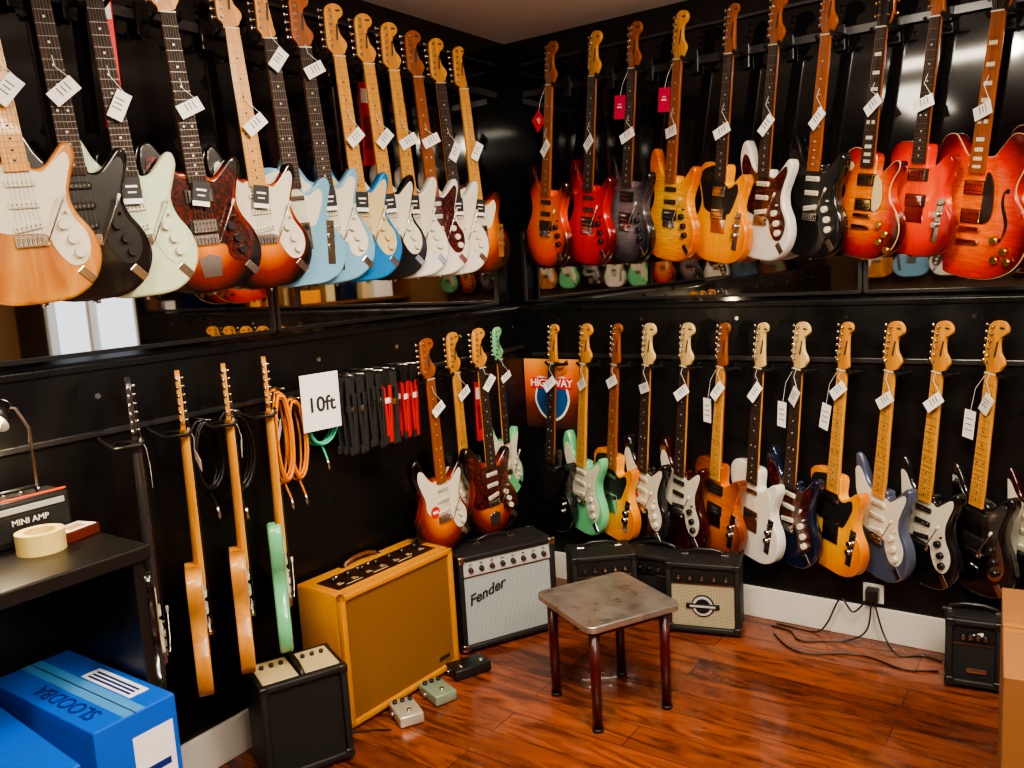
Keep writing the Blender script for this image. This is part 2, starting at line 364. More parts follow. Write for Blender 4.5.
def place(row,s,spec,yaw=20,tilt=5,dist=.13,z=None,scale=1.0,lean=1.0,name='electric_guitar'):
    if row[0]=='U' and 'tagz' not in spec: spec['tagz']=-.27
    zz=(1.48+.80*scale if row[0]=='U' else 1.06) if z is None else z
    if row[1]=='R': pos=Vector((s,-dist,zz)); th=-math.radians(yaw); ta=math.radians(tilt); wall=Vector((s,-.02,zz))
    else: pos=Vector((dist,s,zz)); th=math.radians(90+yaw); ta=-math.radians(tilt); wall=Vector((.02,s,zz))
    M=Matrix.Translation(pos)@Matrix.Rotation(th,4,'Z')@Matrix.Rotation(math.radians(lean),4,'X')@Matrix.Rotation(ta,4,'Y')@Matrix.Scale(scale,4)
    me=guitar_mesh(**spec); MESHES.append(me)
    o=bpy.data.objects.new(name,me); bpy.context.scene.collection.objects.link(o); o.matrix_world=M
    H=HANG[row]; M2=Matrix.Translation(pos)@Matrix.Rotation(th,4,'Z')
    for sx in (-1,1):
        H.tube([M2@Vector((sx*.006,.035,-.012)),M2@Vector((sx*.036,.03,-.008)),M2@Vector((sx*.036,-.03,-.006)),M2@Vector((sx*.034,-.04,.006))],.0065,blackp,6)
    c=M2@Vector((0,.035,-.012))
    H.tube([c,(c+wall)/2+Vector((0,0,.0)),wall+Vector((0,0,.01))],.006,blackp,6)
    if row[1]=='R': H.box((s,-.022,zz+.01),(.04,.012,.09),blackp,.003)
    else: H.box((.022,s,zz+.01),(.012,.04,.09),blackp,.003)
    return o
S=dict
UL=[(-2.33,S(body='strat',fin='ash',guard=whitep,neck='maple')),
(-2.19,S(body='strat',fin='black',guard=blackp,neck='rose',pkm=blackp)),
(-2.05,S(body='strat',fin='oly',guard=mintp,neck='rose',cardtag=True)),
(-1.84,S(body='jazz',fin='burst3',guard=tort,neck='rose',pk='hh',cardtag=True,pkm=chrome)),
(-1.63,S(body='strat',fin='burst3',guard=whitep,neck='maple',cardtag=True)),
(-1.49,S(body='tele',fin='sonic',guard=whitep,neck='rose',pk='tele',tagz=-.06)),
(-1.35,S(body='jazz',fin='sonic',guard=whitep,neck='dark',cardtag=True,tagz=-.08)),
(-1.20,S(body='strat',fin='lake',guard=creamp,neck='maple',pkm=creamp,cardtag=True)),
(-1.06,S(body='strat',fin='black',guard=whitep,neck='maple',cardtag=True)),
(-.93,S(body='strat',fin='white',guard=whitep,neck='maple',cardtag=True)),
(-.80,S(body='strat',fin='white',guard=tort,neck='roast')),
(-.665,S(body='strat',fin='white',guard=whitep,neck='rose',cardtag=True)),
(-.52,S(body='tele',fin='burst3',guard=whitep,neck='maple',pk='tele',cardtag=True))]
for i,(s,sp) in enumerate(UL): place('UL',s,sp,yaw=-18.5,tilt=4.0+i*.05,scale=.97-.004*i,lean=.5)
UR=[(.337,S(body='strat',fin='orangeb',neck='roast',pk='hss',pkm=blackp,sticker='red')),
(.549,S(body='strat',fin='red',neck='dark',pk='hss',pkm=blackp,headm=maple)),
(.730,S(body='strat',fin='char',neck='dark',pk='hh',pkm=blackp,sticker='pink')),
(.925,S(body='strat',fin='amber',neck='roast',pk='hss',pkm=blackp,sticker='pink',headm=maple)),
(1.131,S(body='tele',fin='butter',guard=blackp,neck='dark',pk='hh',pkm=chrome)),
(1.299,S(body='strat',fin='white',guard=tort,neck='dark')),
(1.481,S(body='strat',fin='black',guard=blackp,neck='roast',pk='sss',pkm=whitep)),
(1.664,S(body='lp',fin='cherryb',neck='dark',pk='hh',hw=gold,pkm=gold)),
(1.829,S(body='tele',fin='tanger',neck='dark',pk='hh',hw=chrome,pkm=chrome)),
(2.009,S(body='semi',fin='cherry335',neck='roast',pk='hh',hw=gold,pkm=gold)),
(2.21,S(body='semi',fin='cherryb',neck='dark',pk='hh',hw=gold,pkm=gold))]
for i,(s,sp) in enumerate(UR): place('UR',s,sp,yaw=20+i*1.8,tilt=9.0,scale=1.05 if i>8 else .97,z=2.21 if i>8 else (2.23 if i>6 else (2.24 if i>3 else None)))
LR=[(.278,S(body='tele',fin='black',guard=blackp,neck='dark',pk='tele',headm=maple)),
(.443,S(body='strat',fin='foam',guard=whitep,neck='maple')),
(.596,S(body='tele',fin='butter',guard=blackp,neck='roast',pk='tele')),
(.745,S(body='strat',fin='black',guard=whitep,neck='rose',headm=palem,sticker='body')),
(.914,S(body='strat',fin='wine',guard=whitep,neck='rose',pkm=blackp,headm=palem)),
(1.07,S(body='tele',fin='walnut',neck='roast',pk='hh',pkm=blackp,board=mapleboard,longtag=True)),
(1.222,S(body='tele',fin='white',guard=whitep,neck='rose',pk='tele',headm=palem)),
(1.370,S(body='strat',fin='navy',guard=tort,neck='rose',longtag=True,headm=palem)),
(1.531,S(body='tele',fin='butter',guard=blackp,neck='maple',pk='tele',longtag=True)),
(1.693,S(body='strat',fin='pewter',guard=whitep,neck='maple')),
(1.845,S(body='strat',fin='black',guard=whitep,neck='maple',pkm=blackp)),
(2.007,S(body='jazz',fin='black',guard=chrome,neck='maple',pk='p90',pkm=blackp,longtag=True)),
(2.17,S(body='jazz',fin='wine',guard=whitep,neck='maple'))]
for i,(s,sp) in enumerate(LR): place('LR',s+.005,sp,yaw=20+i*1.6,tilt=8-i*.1)
for s,sp,sc,di,yw,zz in [(-.936,S(body='strat',fin='burst3',guard=whitep,neck='roast',sticker='body',tagz=-.12),.86,.20,-10,1.10),(-.68,S(body='strat',fin='black',guard=whitep,neck='maple'),.93,.115,0,1.085),
 (-.612,S(body='jazz',fin='burst3',guard=tort,neck='rose',headm=maple),.90,.20,-10,1.10),(-.367,S(body='strat',fin='foam',guard=whitep,neck='rose',headm=FIN['foam']),.80,.115,0,1.10)]:
    place('LL',s,sp,yaw=yw,tilt=3.5,scale=sc,z=zz,dist=di)
for s,f,yw in ((-2.13,'black',60),(-1.985,'nat',57),(-1.835,'nat',54.5),(-1.69,'foam',53)):
    place('LL',s,S(body='tele' if f=='nat' else 'strat',fin=f,guard=whitep,neck='maple' if f!='black' else 'ebony',tagr=1.2),yaw=yw,tilt=1,dist=.185,lean=0,z=1.105,scale=.945)
alu=mat('rail_metal',(.12,.12,.125,1),.3,.9)
HANG['UL'].box((.012,-1.55,2.27),(.012,2.9,.03),alu,.002); HANG['UR'].box((1.6,-.012,2.27),(3.0,.012,.03),alu,.002)
HANG['LL'].box((.052,-1.35,1.12),(.012,2.6,.016),alu,.002); HANG['LR'].box((1.6,-.052,1.085),(3.0,.012,.018),alu,.002)
HANG['UR'].box((1.6,-.012,2.40),(3.0,.012,.012),alu,.002); HANG['UL'].box((.012,-1.55,2.40),(.012,2.9,.012),alu,.002)
for k in HANG: HANG[k].obj('guitar_hanger_rail')
# ---------------------------------------------------------------- room
def panel_mat():
    m=mat('black_panel',(.005,.005,.005,1),.32,0,0,.4); nt,N,L,b=nodes(m)
    f=noise(nt,texco(nt),9,5); L.new(ramp(nt,f,[(.3,(.22,)*3+(1,)),(.7,(.42,)*3+(1,))]),b.inputs['Roughness']); return m
black_panel=panel_mat()
gloss_wall=mat('glossy_black_wall',(.005,.005,.006,1),.07,0,.2,.6)
mirror=mat('mirror_glass',(.66,.64,.61,1),.02,1)
white_trim=mat('baseboard_white',C(205,202,195),.45)
cm=mat('ceiling_paint',C(214,210,203),.8)
def floor_mat():
    m=mat('laminate_floor',C(150,75,35),.3,0,.35); nt,N,L,b=nodes(m)
    v=texco(nt)
    br=N.new('ShaderNodeTexBrick'); br.inputs['Scale'].default_value=1; br.inputs['Brick Width'].default_value=1.1; br.inputs['Row Height'].default_value=.13
    br.inputs['Mortar Size'].default_value=.0015; br.inputs['Color1'].default_value=(0,0,0,1); br.inputs['Color2'].default_value=(1,1,1,1); br.inputs['Mortar'].default_value=(.5,.5,.5,1)
    br.offset=.37; L.new(v,br.inputs['Vector'])
    base=ramp(nt,br.outputs['Color'],[(0,C(104,56,36)),(1,C(148,86,56))])
    v2=texco(nt,(2.0,12,1)); f=noise(nt,v2,1.5,9,2.0)
    g=ramp(nt,f,[(.36,(.22,.15,.13,1)),(.5,(.70,.64,.61,1)),(.66,(1.1,1.05,1.0,1))])
    c=mixc(nt,'MULTIPLY',.85,base,g)
    mort=ramp(nt,br.outputs['Fac'],[(0,(1,1,1,1)),(1,(.15,.1,.08,1))])
    c=mixc(nt,'MULTIPLY',1,c,mort); L.new(c,b.inputs['Base Color'])
    r=ramp(nt,f,[(.3,(.32,)*3+(1,)),(.7,(.18,)*3+(1,))]); L.new(r,b.inputs['Roughness']); return m
XR,YB,ZC=5.0,-5.6,2.51
def simple(name,c,d,m,bev=0):
    B=MB(); B.box((0,0,0),d,m,bev); return B.obj(name,Matrix.Translation(c))
fl=MB(); fl.box((XR/2,YB/2,-.05),(XR+.2,-YB+.2,.1),floor_mat()); fl.obj('floor')
simple('ceiling',(XR/2,YB/2,ZC+.05),(XR+.2,-YB+.2,.1),cm)
B=MB(); B.box((-.05,YB/2,ZC/2),(.1,-YB,ZC),gloss_wall)
B.box((.02,YB/2,.65+.04),(.05,-YB,1.22),black_panel); B.box((.024,YB/2,1.30),(.058,-YB,.022),black_panel,.004)
for k in range(14): B.cyl((.045,-.12-k*.4,1.22),(.0485,-.12-k*.4,1.22),.008,chrome,seg=12)
B.obj('wall_left')
WX0,WX1,WZ0,WZ1=3.25,4.55,.85,2.1
PX=3.1
B=MB(); B.box((WX0/2-.05,.05,ZC/2),(WX0+.1,.1,ZC),gloss_wall); B.box(((WX1+XR+.1)/2,.05,ZC/2),(XR+.1-WX1,.1,ZC),gloss_wall)
B.box(((WX0+WX1)/2,.05,WZ0/2),(WX1-WX0,.1,WZ0),gloss_wall); B.box(((WX0+WX1)/2,.05,(WZ1+ZC)/2),(WX1-WX0,.1,ZC-WZ1),gloss_wall)
B.box((PX/2+.022,-.02,.69),(PX-.05,.05,1.22),black_panel); B.box((PX/2+.026,-.024,1.30),(PX-.055,.058,.022),black_panel,.004)
for k in range(7): B.cyl((.25+k*.42,-.045,1.245),(.25+k*.42,-.0485,1.245),.008,chrome,seg=12)
B.obj('wall_right')
wfr=mat('window_frame_white',C(210,210,205),.4)
B=MB(); cx=(WX0+WX1)/2
for x in (WX0+.025,cx,WX1-.025): B.box((x,.04,(WZ0+WZ1)/2),(.05,.06,WZ1-WZ0),wfr,.004)
for z in (WZ0+.025,(WZ0+WZ1)/2+.1,WZ1-.025): B.box((cx,.04,z),(WX1-WX0,.05,.05),wfr,.004)
B.obj('window_1')
def mirrorstrip(name,left,a,b,z0,z1):
    B=MB(); L_=abs(b-a); c=(a+b)/2; zc=(z0+z1)/2
    def bx(s,z,ls,lz,t,m):
        if left: B.box((t/2,s,z),(t,ls,lz),m,0)
        else: B.box((s,-t/2,z),(ls,t,lz),m,0)
    bx(c,zc,L_,z1-z0,.006,mirror)
    bx(c,z1,L_,.012,.014,darkmetal); bx(c,z0,L_,.012,.014,darkmetal); bx(a,zc,.014,z1-z0,.0142,alu); bx(b,zc,.014,z1-z0,.0142,alu)
    B.obj(name)
mirrorstrip('wall_mirror',True,-.18,-1.45,1.335,1.66); mirrorstrip('wall_mirror',True,-1.47,-2.9,1.335,1.66)
mirrorstrip('wall_mirror',False,.05,1.55,1.335,1.66); mirrorstrip('wall_mirror',False,1.57,3.1,1.335,1.66)
simple('baseboard_left',(.053,YB/2,.065),(.016,-YB-.1,.13),white_trim,.003)
simple('baseboard_right',(PX/2+.05,-.053,.065),(PX-.1,.016,.13),white_trim,.003)
wallp=mat('warm_wall_paint',C(150,118,84),.7); darkp=mat('dark_wall_paint',C(40,30,26),.6)
B=MB(); y=YB-.05
B.box((XR/2,y,.5),(XR+.2,.1,1.0),darkp); B.box((XR/2,y,1.755),(XR+.2,.1,1.51),mat('back_wall_paint',C(70,50,36),.6)); B.obj('wall_back')
B=MB(); B.box((XR+.05,YB/2,1.255),(.1,-YB,2.51),wallp); B.obj('wall_side')
for k in range(15):
    me=MESHES[(k*5)%len(MESHES)]
    o=bpy.data.objects.new('electric_guitar',me); bpy.context.scene.collection.objects.link(o)
    o.matrix_world=Matrix.Translation((.5+k*.31,YB+.13,1.98))@Matrix.Rotation(pi-.25,4,'Z')
sh=MB(); shw=wood('shelf_wood',C(120,75,40),C(80,48,26))
for z in (.4,.8,1.2,1.6): sh.box((XR-.2,-2.6,z),(.4,3.6,.03),shw)
for yy in (-4.4,-2.6,-.8): sh.box((XR-.2,yy,.81),(.4,.03,1.62),shw)
random.seed(3)
for z in (.415,.815,1.215,1.615):
    yy=-4.2
    while yy<-1:
        w=random.uniform(.12,.35); h=random.uniform(.12,.3)
        sh.box((XR-.2,yy+w/2,z+h/2),(.25,w*.85,h),random.choice([creamp,redp,FIN['navy'],shw,paper,creamp,mat('amber_box',C(220,150,60),.5)]),.005); yy+=w+.05
sh.obj('display_shelf')
# ---------------------------------------------------------------- amps
def grillem(name,c1,c2,sc=160,ang=.0):
    m=mat(name,c1,.75); nt,N,L,b=nodes(m)
    w=N.new('ShaderNodeTexWave'); w.inputs['Scale'].default_value=sc/6.28; w.inputs['Distortion'].default_value=.6
    L.new(texco(nt,(1,1,1),(0,ang,0)),w.inputs['Vector']); w.bands_direction='X'
    w2=N.new('ShaderNodeTexWave'); w2.inputs['Scale'].default_value=sc/6.28; L.new(texco(nt,(1,1,1),(0,ang,0)),w2.inputs['Vector']); w2.bands_direction='Z'
    f=mixc(nt,'MULTIPLY',1,w.outputs['Color'],w2.outputs['Color'])
    L.new(ramp(nt,f,[(.1,c2),(.5,c1)]),b.inputs['Base Color']); bump(nt,b,f,.3,.001); return m
def tolexm(name,c):
    m=mat(name,c,.55); nt,N,L,b=nodes(m); bump(nt,b,noise(nt,texco(nt),420,2),.5,.001); return m
tweed=grillem('tweed_cloth',C(214,156,38),C(172,110,18),420,.78)
tweedgr=grillem('brown_grille',C(160,116,50),C(98,64,24),380,.6)
silvgr=grillem('silver_grille',C(205,210,208),C(130,142,146),330)
lightgr=grillem('light_grille',C(190,182,160),C(130,120,95),330)
darkgr=grillem('black_grille',C(30,30,30),C(8,8,8),330)
tolex=tolexm('black_tolex',(.012,.012,.012,1)); silverpanel=mat('silver_panel',C(205,208,208),.4,.35)
brownpan=mat('dark_chassis',C(62,36,22),.35,.5)
def text(name,s,size,m,ext=.001):
    c=bpy.data.curves.new(name,'FONT'); c.body=s; c.size=size; c.extrude=ext; c.align_x='CENTER'; c.align_y='CENTER'; c.materials.append(m)
    o=bpy.data.objects.new(name,c); bpy.context.scene.collection.objects.link(o); return o
def amp(name,w,d,h,x,y,rot,tol,gr,panel='front',pm=None,logo=None,badge=None,nk=6,tilt=0,handle=True):
    B=MB(); f=.014; t=.022; ft=-d/2
    for sx in (-1,1):
        for sy in (-1,1): B.cyl((sx*(w/2-.04),sy*(d/2-.04),0),(sx*(w/2-.04),sy*(d/2-.04),f+.003),.013,blackp,seg=10)
    z0=f; H=h-f
    B.box((0,.012,z0+H/2),(w,d-.024,H),tol,.008,seg=3)
    ph=.065 if panel=='front' else 0
    for sx in (-1,1): B.box((sx*(w/2-t/2),ft+.014,z0+H/2),(t,.028,H),tol,.006,seg=3)
    B.box((0,ft+.014,z0+t/2),(w,.028,t),tol,.006,seg=3); B.box((0,ft+.014,z0+H-t/2),(w,.028,t),tol,.006,seg=3)
    gz0=z0+t; gz1=z0+H-t-ph
    B.box((0,ft+.017,(gz0+gz1)/2),(w-2*t,.012,gz1-gz0),gr,.002)
    if panel=='front':
        pz=gz1+ph/2; B.box((0,ft+.014,pz),(w-2*t,.014,ph-.006),pm,.002,R=Matrix.Rotation(-.12,4,'X'))
        for k in range(nk):
            xx=-w/2+t+.03+(w-2*t-.06)*k/(nk-1); B.cyl((xx,ft-.006,pz-.006),(xx,ft+.01,pz-.004),.009,blackp,r1=.0115,seg=12)
            B.cyl((xx,ft-.0075,pz-.006),(xx,ft-.006,pz-.006),.006,chrome,seg=10)
            B.box((xx,ft+.005,pz+.018),(.012,.002,.003),ink)
        B.box((0,ft+.010,gz1),(w-2*t,.006,.004),chrome)
    elif panel=='top':
        B.box((0,-.005,h+.0005),(w*.86,.115,.004),pm,.001)
        for k in range(nk):
            xx=-w*.36+w*.72*k/(nk-1); B.cyl((xx,.01,h),(xx,.01,h+.02),.011,blackp,r1=.008,seg=12)
            B.box((xx,-.03,h+.003),(.024,.004,.001),creamp); B.box((xx,-.018,h+.003),(.016,.003,.001),creamp)
        for k in range(3): B.box((-.15+k*.12,-.048,h+.003),(.07,.004,.001),creamp)
        for k in range(4): B.cyl((-.16+k*.05,.04,h),(-.16+k*.05,.04,h+.006),.008,chrome,seg=10)
    else:
        for sx in (-1,1):
            B.box((sx*w*.24,0,h+.0005),(w*.40,d*.78,.004),pm,.0015)
            for k in range(3): B.cyl((sx*w*.24-.03+k*.03,.03,h),(sx*w*.24-.03+k*.03,.03,h+.012),.007,blackp,seg=10)
    if handle:
        hy=.03 if panel=='front' else (.09 if panel=='top' else 0)
        hl=.075
        P=[(-hl,hy,h-.002),(-hl+.005,hy,h+.012),(-.03,hy,h+.022),(.03,hy,h+.022),(hl-.005,hy,h+.012),(hl,hy,h-.002)]
        if panel=='twin': P=[(0,x_,z_) for x_,y_,z_ in P]
        B.tube(P,.0075,blackp if panel!='top' else shw,8)
        if panel!='twin':
            for sx in (-1,1): B.box((sx*.08,hy,h+.002),(.03,.022,.006),chrome,.002)
    if tol is tolex:
        for sx in (-1,1):
            for sy in (-1,1):
                for zz in (z0+.014,h-.014): B.box((sx*(w/2-.013),sy*(d/2-.013),zz),(.030,.030,.030),chrome if w>.35 else blackp,.006,seg=3)
    if badge=='plate': B.box((w*.5-t-.055,ft+.008,gz0+.035),(.06,.006,.016),chrome,.002)
    if badge=='round':
        B.cyl((0,ft+.006,(gz0+gz1)/2),(0,ft+.012,(gz0+gz1)/2),.045,blackp,seg=24); B.cyl((0,ft+.004,(gz0+gz1)/2),(0,ft+.008,(gz0+gz1)/2),.04,silverpanel,seg=24); B.cyl((0,ft+.002,(gz0+gz1)/2),(0,ft+.006,(gz0+gz1)/2),.03,blackp,seg=24)
        B.box((0,ft+.004,(gz0+gz1)/2),(.13,.006,.02),blackp,.002); B.box((0,ft+.0,(gz0+gz1)/2),(.10,.002,.008),silverpanel)
    M=Matrix.Translation((x,y,0))@Matrix.Rotation(rot,4,'Z')@Matrix.Rotation(tilt,4,'X')
    o=B.obj(name,M)
    if logo:
        tx=text('logo',logo[0],logo[1],logo[4] if len(logo)>4 else chrome); tx.parent=o; tx.data.shear=.4; tx.data.offset=.001
        tx.matrix_local=Matrix.Translation((logo[2],ft+.008,logo[3]))@Matrix.Rotation(pi/2,4,'X')@Matrix.Rotation(.3,4,'Z')
    return o
amp('guitar_amplifier',.545,.23,.475,.195,-1.265,math.radians(87),tweed,tweedgr,'top',brownpan,nk=7,badge='plate')
amp('guitar_amplifier',.43,.20,.40,.300,-.69,math.radians(62),tolex,silvgr,'front',silverpanel,logo=('Fender',.058,-.10,.235,ink),nk=8)
amp('guitar_amplifier',.27,.18,.31,.60,-.37,math.radians(40),tolex,darkgr,'front',blackp,nk=5)
amp('guitar_amplifier',.27,.17,.27,.76,-.17,math.radians(4),tolex,darkgr,'front',blackp,nk=5)
amp('guitar_amplifier',.29,.17,.30,1.01,-.25,math.radians(15),tolex,lightgr,'front',blackp,badge='round',nk=5)
amp('guitar_amplifier',.17,.12,.25,1.97,-.25,math.radians(8),tolex,darkgr,'front',blackp,logo=('AMP',.025,0,.19,paper),nk=4,badge='plate')
amp('guitar_amplifier',.27,.19,.32,.27,-1.73,math.radians(66),tolex,darkgr,'twin',creamp,nk=5)
# ---------------------------------------------------------------- side table
def steel():
    m=mat('scratched_steel',(.55,.54,.52,1),.3,.9); nt,N,L,b=nodes(m)
    f=noise(nt,texco(nt,(1,1,1)),16,9,.4); L.new(ramp(nt,f,[(.35,(.52,.51,.49,1)),(.65,(.74,.73,.71,1))]),b.inputs['Base Color'])
    L.new(ramp(nt,f,[(.3,(.24,)*3+(1,)),(.7,(.42,)*3+(1,))]),b.inputs['Roughness']); return m
st=steel(); ox=mat('oxblood_paint',C(58,14,14),.3,0,.4)
B=MB(); q=[]
for cx,cy,a0 in ((.150,.150,0),(-.150,.150,90),(-.150,-.150,180),(.150,-.150,270)):
    for k in range(5):
        a=math.radians(a0+k*22.5); q.append((cx+.03*math.cos(a),cy+.03*math.sin(a)))
B.prism([(x,y) for x,y in q],-.375,-.352,st,bev=.003,M=Matrix.Rotation(pi/2,4,'X')@Matrix.Scale(-1,4,(0,1,0)))
for sx in (-1,1):
    B.box((sx*.135,0,.338),(.02,.27,.028),ox,.003); B.box((0,sx*.135,.338),(.27,.02,.028),ox,.003)
    for sy in (-1,1):
        B.cyl((sx*.137,sy*.137,.004),(sx*.137,sy*.137,.353),.0165,ox,seg=16,r1=.018); B.cyl((sx*.137,sy*.137,0),(sx*.137,sy*.137,.012),.019,blackp,seg=16)
B.obj('side_table',Matrix.Translation((.942,-.945,0))@Matrix.Rotation(math.radians(-29),4,'Z'))
# ---------------------------------------------------------------- pedals
def pedal(x,y,rot,w,d,h,m,knobs=3,sw=1):
    B=MB()
    B.box((0,0,h*.45+.003),(w,d,h*.85),m,.006,seg=3)
    for k in range(knobs): B.cyl((-w*.32+w*.64*k/max(1,knobs-1),d*.3,h*.86),(-w*.32+w*.64*k/max(1,knobs-1),d*.3,h*.86+.014),.008,blackp,seg=12)
    for k in range(sw):
        xx=0 if sw==1 else -w*.28+w*.56*k; B.cyl((xx,-d*.25,h*.86),(xx,-d*.25,h*.86+.012),.008,chrome,seg=12)
    for sx in (-1,1): B.cyl((sx*w/2,.01,h*.5),(sx*(w/2+.01),.01,h*.5),.008,chrome,seg=10)
    for sx in (-1,1):
        for sy in (-1,1): B.cyl((sx*w*.38,sy*d*.38,0),(sx*w*.38,sy*d*.38,.01),.006,blackp,seg=8)
    B.box((0,d*.02,h*.885),(w*.7,d*.18,.001),paper)
    B.obj('effects_pedal',Matrix.Translation((x,y,0))@Matrix.Rotation(rot,4,'Z'))
pedal(.38,-1.02,math.radians(65),.15,.09,.045,darkmetal,0,2)
pedal(.395,-1.22,math.radians(70),.085,.13,.045,mat('pedal_grey_green',C(150,168,150),.35,.4),3,1)
pedal(.39,-1.38,math.radians(60),.085,.13,.045,mat('pedal_silver',C(200,198,185),.3,.5),3,1)
# ---------------------------------------------------------------- desk + things
desk=MB(); dk=mat('desk_black',(.012,.011,.010,1),.35)
desk.box((.275,-3.01,.90),(.43,1.46,.035),dk,.004)
desk.box((.275,-2.31,.45),(.41,.025,.87),dk,.003); desk.box((.275,-3.7,.45),(.41,.025,.87),dk,.003); desk.box((.08,-3.0,.45),(.02,1.4,.87),dk)
desk.obj('desk')
ZT=.9175
tapem=mat('masking_tape',C(228,205,140),.5); cardm=mat('cardboard',C(128,88,54),.75)
B=MB(); n=32; vs=[];fs=[]
for r,z in ((.052,0),(.052,.048),(.033,.048),(.033,0)):
    for k in range(n): a=2*pi*k/n; vs.append((r*math.cos(a),r*math.sin(a),z))
for q_ in range(4):
    for k in range(n): j=(k+1)%n; fs.append((q_*n+k,q_*n+j,((q_+1)%4)*n+j,((q_+1)%4)*n+k))
B.add(vs,fs,tapem,False); B.obj('tape_roll',Matrix.Translation((.285,-2.425,ZT)))
B=MB(); B.box((0,0,.0125),(.07,.095,.025),mat('box_dark_red',C(90,35,25),.5),.002); B.box((0,0,.0255),(.06,.085,.001),paper); B.box((.005,0,.0262),(.03,.05,.0006),mat('label_tan',C(180,140,90),.5)); B.obj('string_pack_box',Matrix.Translation((.255,-2.335,ZT))@Matrix.Rotation(.25,4,'Z'))
B=MB(); B.box((0,0,.055),(.10,.20,.11),tolex,.008,seg=3); B.box((.05,0,.045),(.004,.17,.06),darkgr,.002); B.box((.052,0,.09),(.004,.17,.014),silverpanel,.001)
for k in range(4): B.cyl((-.02,-.06+k*.04,.107),(-.02,-.06+k*.04,.118),.008,chrome,seg=10)
B.box((0.045,.0,.115),(.004,.19,.004),mat('orange_trim',C(220,80,30),.4))
B.tube([(0,-.05,.106),(0,-.045,.125),(0,.045,.125),(0,.05,.106)],.005,blackp,6)
o=B.obj('mini_amplifier',Matrix.Translation((.16,-2.41,ZT)))
tx=text('logo','MINI AMP',.02,paper); tx.parent=o; tx.matrix_local=Matrix.Translation((.0555,0,.06))@Matrix.Rotation(pi/2,4,'Z')@Matrix.Rotation(pi/2,4,'X')
# gooseneck desk lamp behind the mini amp
B=MB(); B.cyl((0,0,0),(0,0,.015),.045,blackp,seg=24)
B.tube([(0,0,.01),(0,0,.14),(0,.0,.26),(0,-.025,.315),(.0,-.055,.325)],.005,chrome,8)
bulb=mat('lamp_bulb',(1,.85,.6,1),.3,emis=(1,.78,.48,1),es=80)
B.cyl((0,-.05,.328),(.022,-.088,.292),.014,darkmetal,r1=.036,seg=24); B.cyl((-.002,-.047,.331),(0,-.05,.328),.016,chrome,seg=20); B.sphere((.026,-.095,.286),.018,bulb,seg=16)
B.obj('desk_lamp',Matrix.Translation((.105,-2.335,ZT)))
# cartons
blue=mat('blue_carton',C(24,92,190),.5); blued=mat('blue_dark_print',C(12,40,110),.5); tapec=mat('clear_tape',C(90,150,205),.25)
btape=mat('brown_tape',C(150,105,60),.3)
def carton(name,c,d,rot,m,label,lm,sz,lab=True,top=None):
    B=MB(); B.box((0,0,d[2]/2),d,m,.003)
    B.box((0,0,d[2]+.0003),(d[0]*.99,.05,.001),tapec if m is blue else btape); B.box((0,0,d[2]+.0004),(d[0],.003,.0014),ink)
    if lab:
        B.box((d[0]/2+.0004,d[1]*.18,d[2]*.55),(.001,d[1]*.5,d[2]*.72),paper)
        for k in range(6): B.box((d[0]/2+.0012,d[1]*.18,d[2]*(.26+.1*k)),(.001,d[1]*(.36 if k%2 else .25),.016),lm)
        B.box((d[0]*.12,d[1]*.28,d[2]+.0006),(d[0]*.45,d[1]*.25,.001),paper)
        for k in range(3): B.box((d[0]*.12,d[1]*(.21+.06*k),d[2]+.0013),(d[0]*.38,.006,.001),lm)
    o=B.obj(name,Matrix.Translation(c)@Matrix.Rotation(rot,4,'Z'))
    if label:
        t=text('print',label,sz,lm); t.parent=o; t.matrix_local=Matrix.Translation((d[0]/2+.001,-d[1]*.22 if lab else 0,d[2]*.75))@Matrix.Rotation(pi/2,4,'Z')@Matrix.Rotation(pi/2,4,'X')
    if top:
        t=text('print',top,sz*.9,lm); t.parent=o; t.matrix_local=Matrix.Translation((d[0]*.1,-d[1]*.25 if not lab else -d[1]*.28,d[2]+.001))@Matrix.Rotation(pi/2 if not lab else pi,4,'Z')
    return o
carton('cardboard_box',(.37,-2.425,0),(.46,.19,.60),0,blue,'',blued,.06,True,'SLOODBA')
carton('cardboard_box',(.38,-2.76,0),(.48,.42,.57),math.radians(-4),blue,'Roomline',paper,.08,False,'Roomline')
carton('cardboard_box',(2.385,-1.22,0),(.52,.50,.64),math.radians(5),cardm,'THIS SIDE UP',ink,.05,False)
# ---------------------------------------------------------------- hanging accessories
def coil(y,z,h,w,m,turns=5,name='instrument_cable',tie=True):
    B=MB(); P=[]; n=turns*20; random.seed(int(abs(y)*1000))
    for i in range(n):
        a=2*pi*i/20; k=1-.04*(i//20)
        P.append((.035*math.sin(i/n*pi)+.006*(i//20)+random.uniform(-.001,.001),w/2*k*math.sin(a)*(1+.1*math.sin(i*.3)),h/2*k*math.cos(a)))
    B.tube(P,.0042,m,6); B.tube([(.03,.0,-h/2),(.035,.015,-h/2-.05)],.004,m,6); B.cyl((.035,.015,-h/2-.05),(.037,.018,-h/2-.09),.006,chrome,seg=8)
    B.box((.02,0,h/2-.03),(.05,.03,.03),blackp,.004)
    B.cyl((-.02,0,h/2+.0),(.07,0,h/2+.0),.003,chrome,seg=6)
    B.obj(name,Matrix.Translation((.082,y,z)))
orangec=mat('orange_cable',C(220,135,30),.4); tealc=mat('teal_cable',C(90,205,170),.4)
coil(-1.75,.99,.26,.12,blackp); coil(-1.85,1.0,.22,.10,blackp)
coil(-1.57,1.0,.32,.07,orangec,6); coil(-1.51,.98,.28,.07,orangec,4); coil(-1.40,1.02,.17,.13,tealc,4)
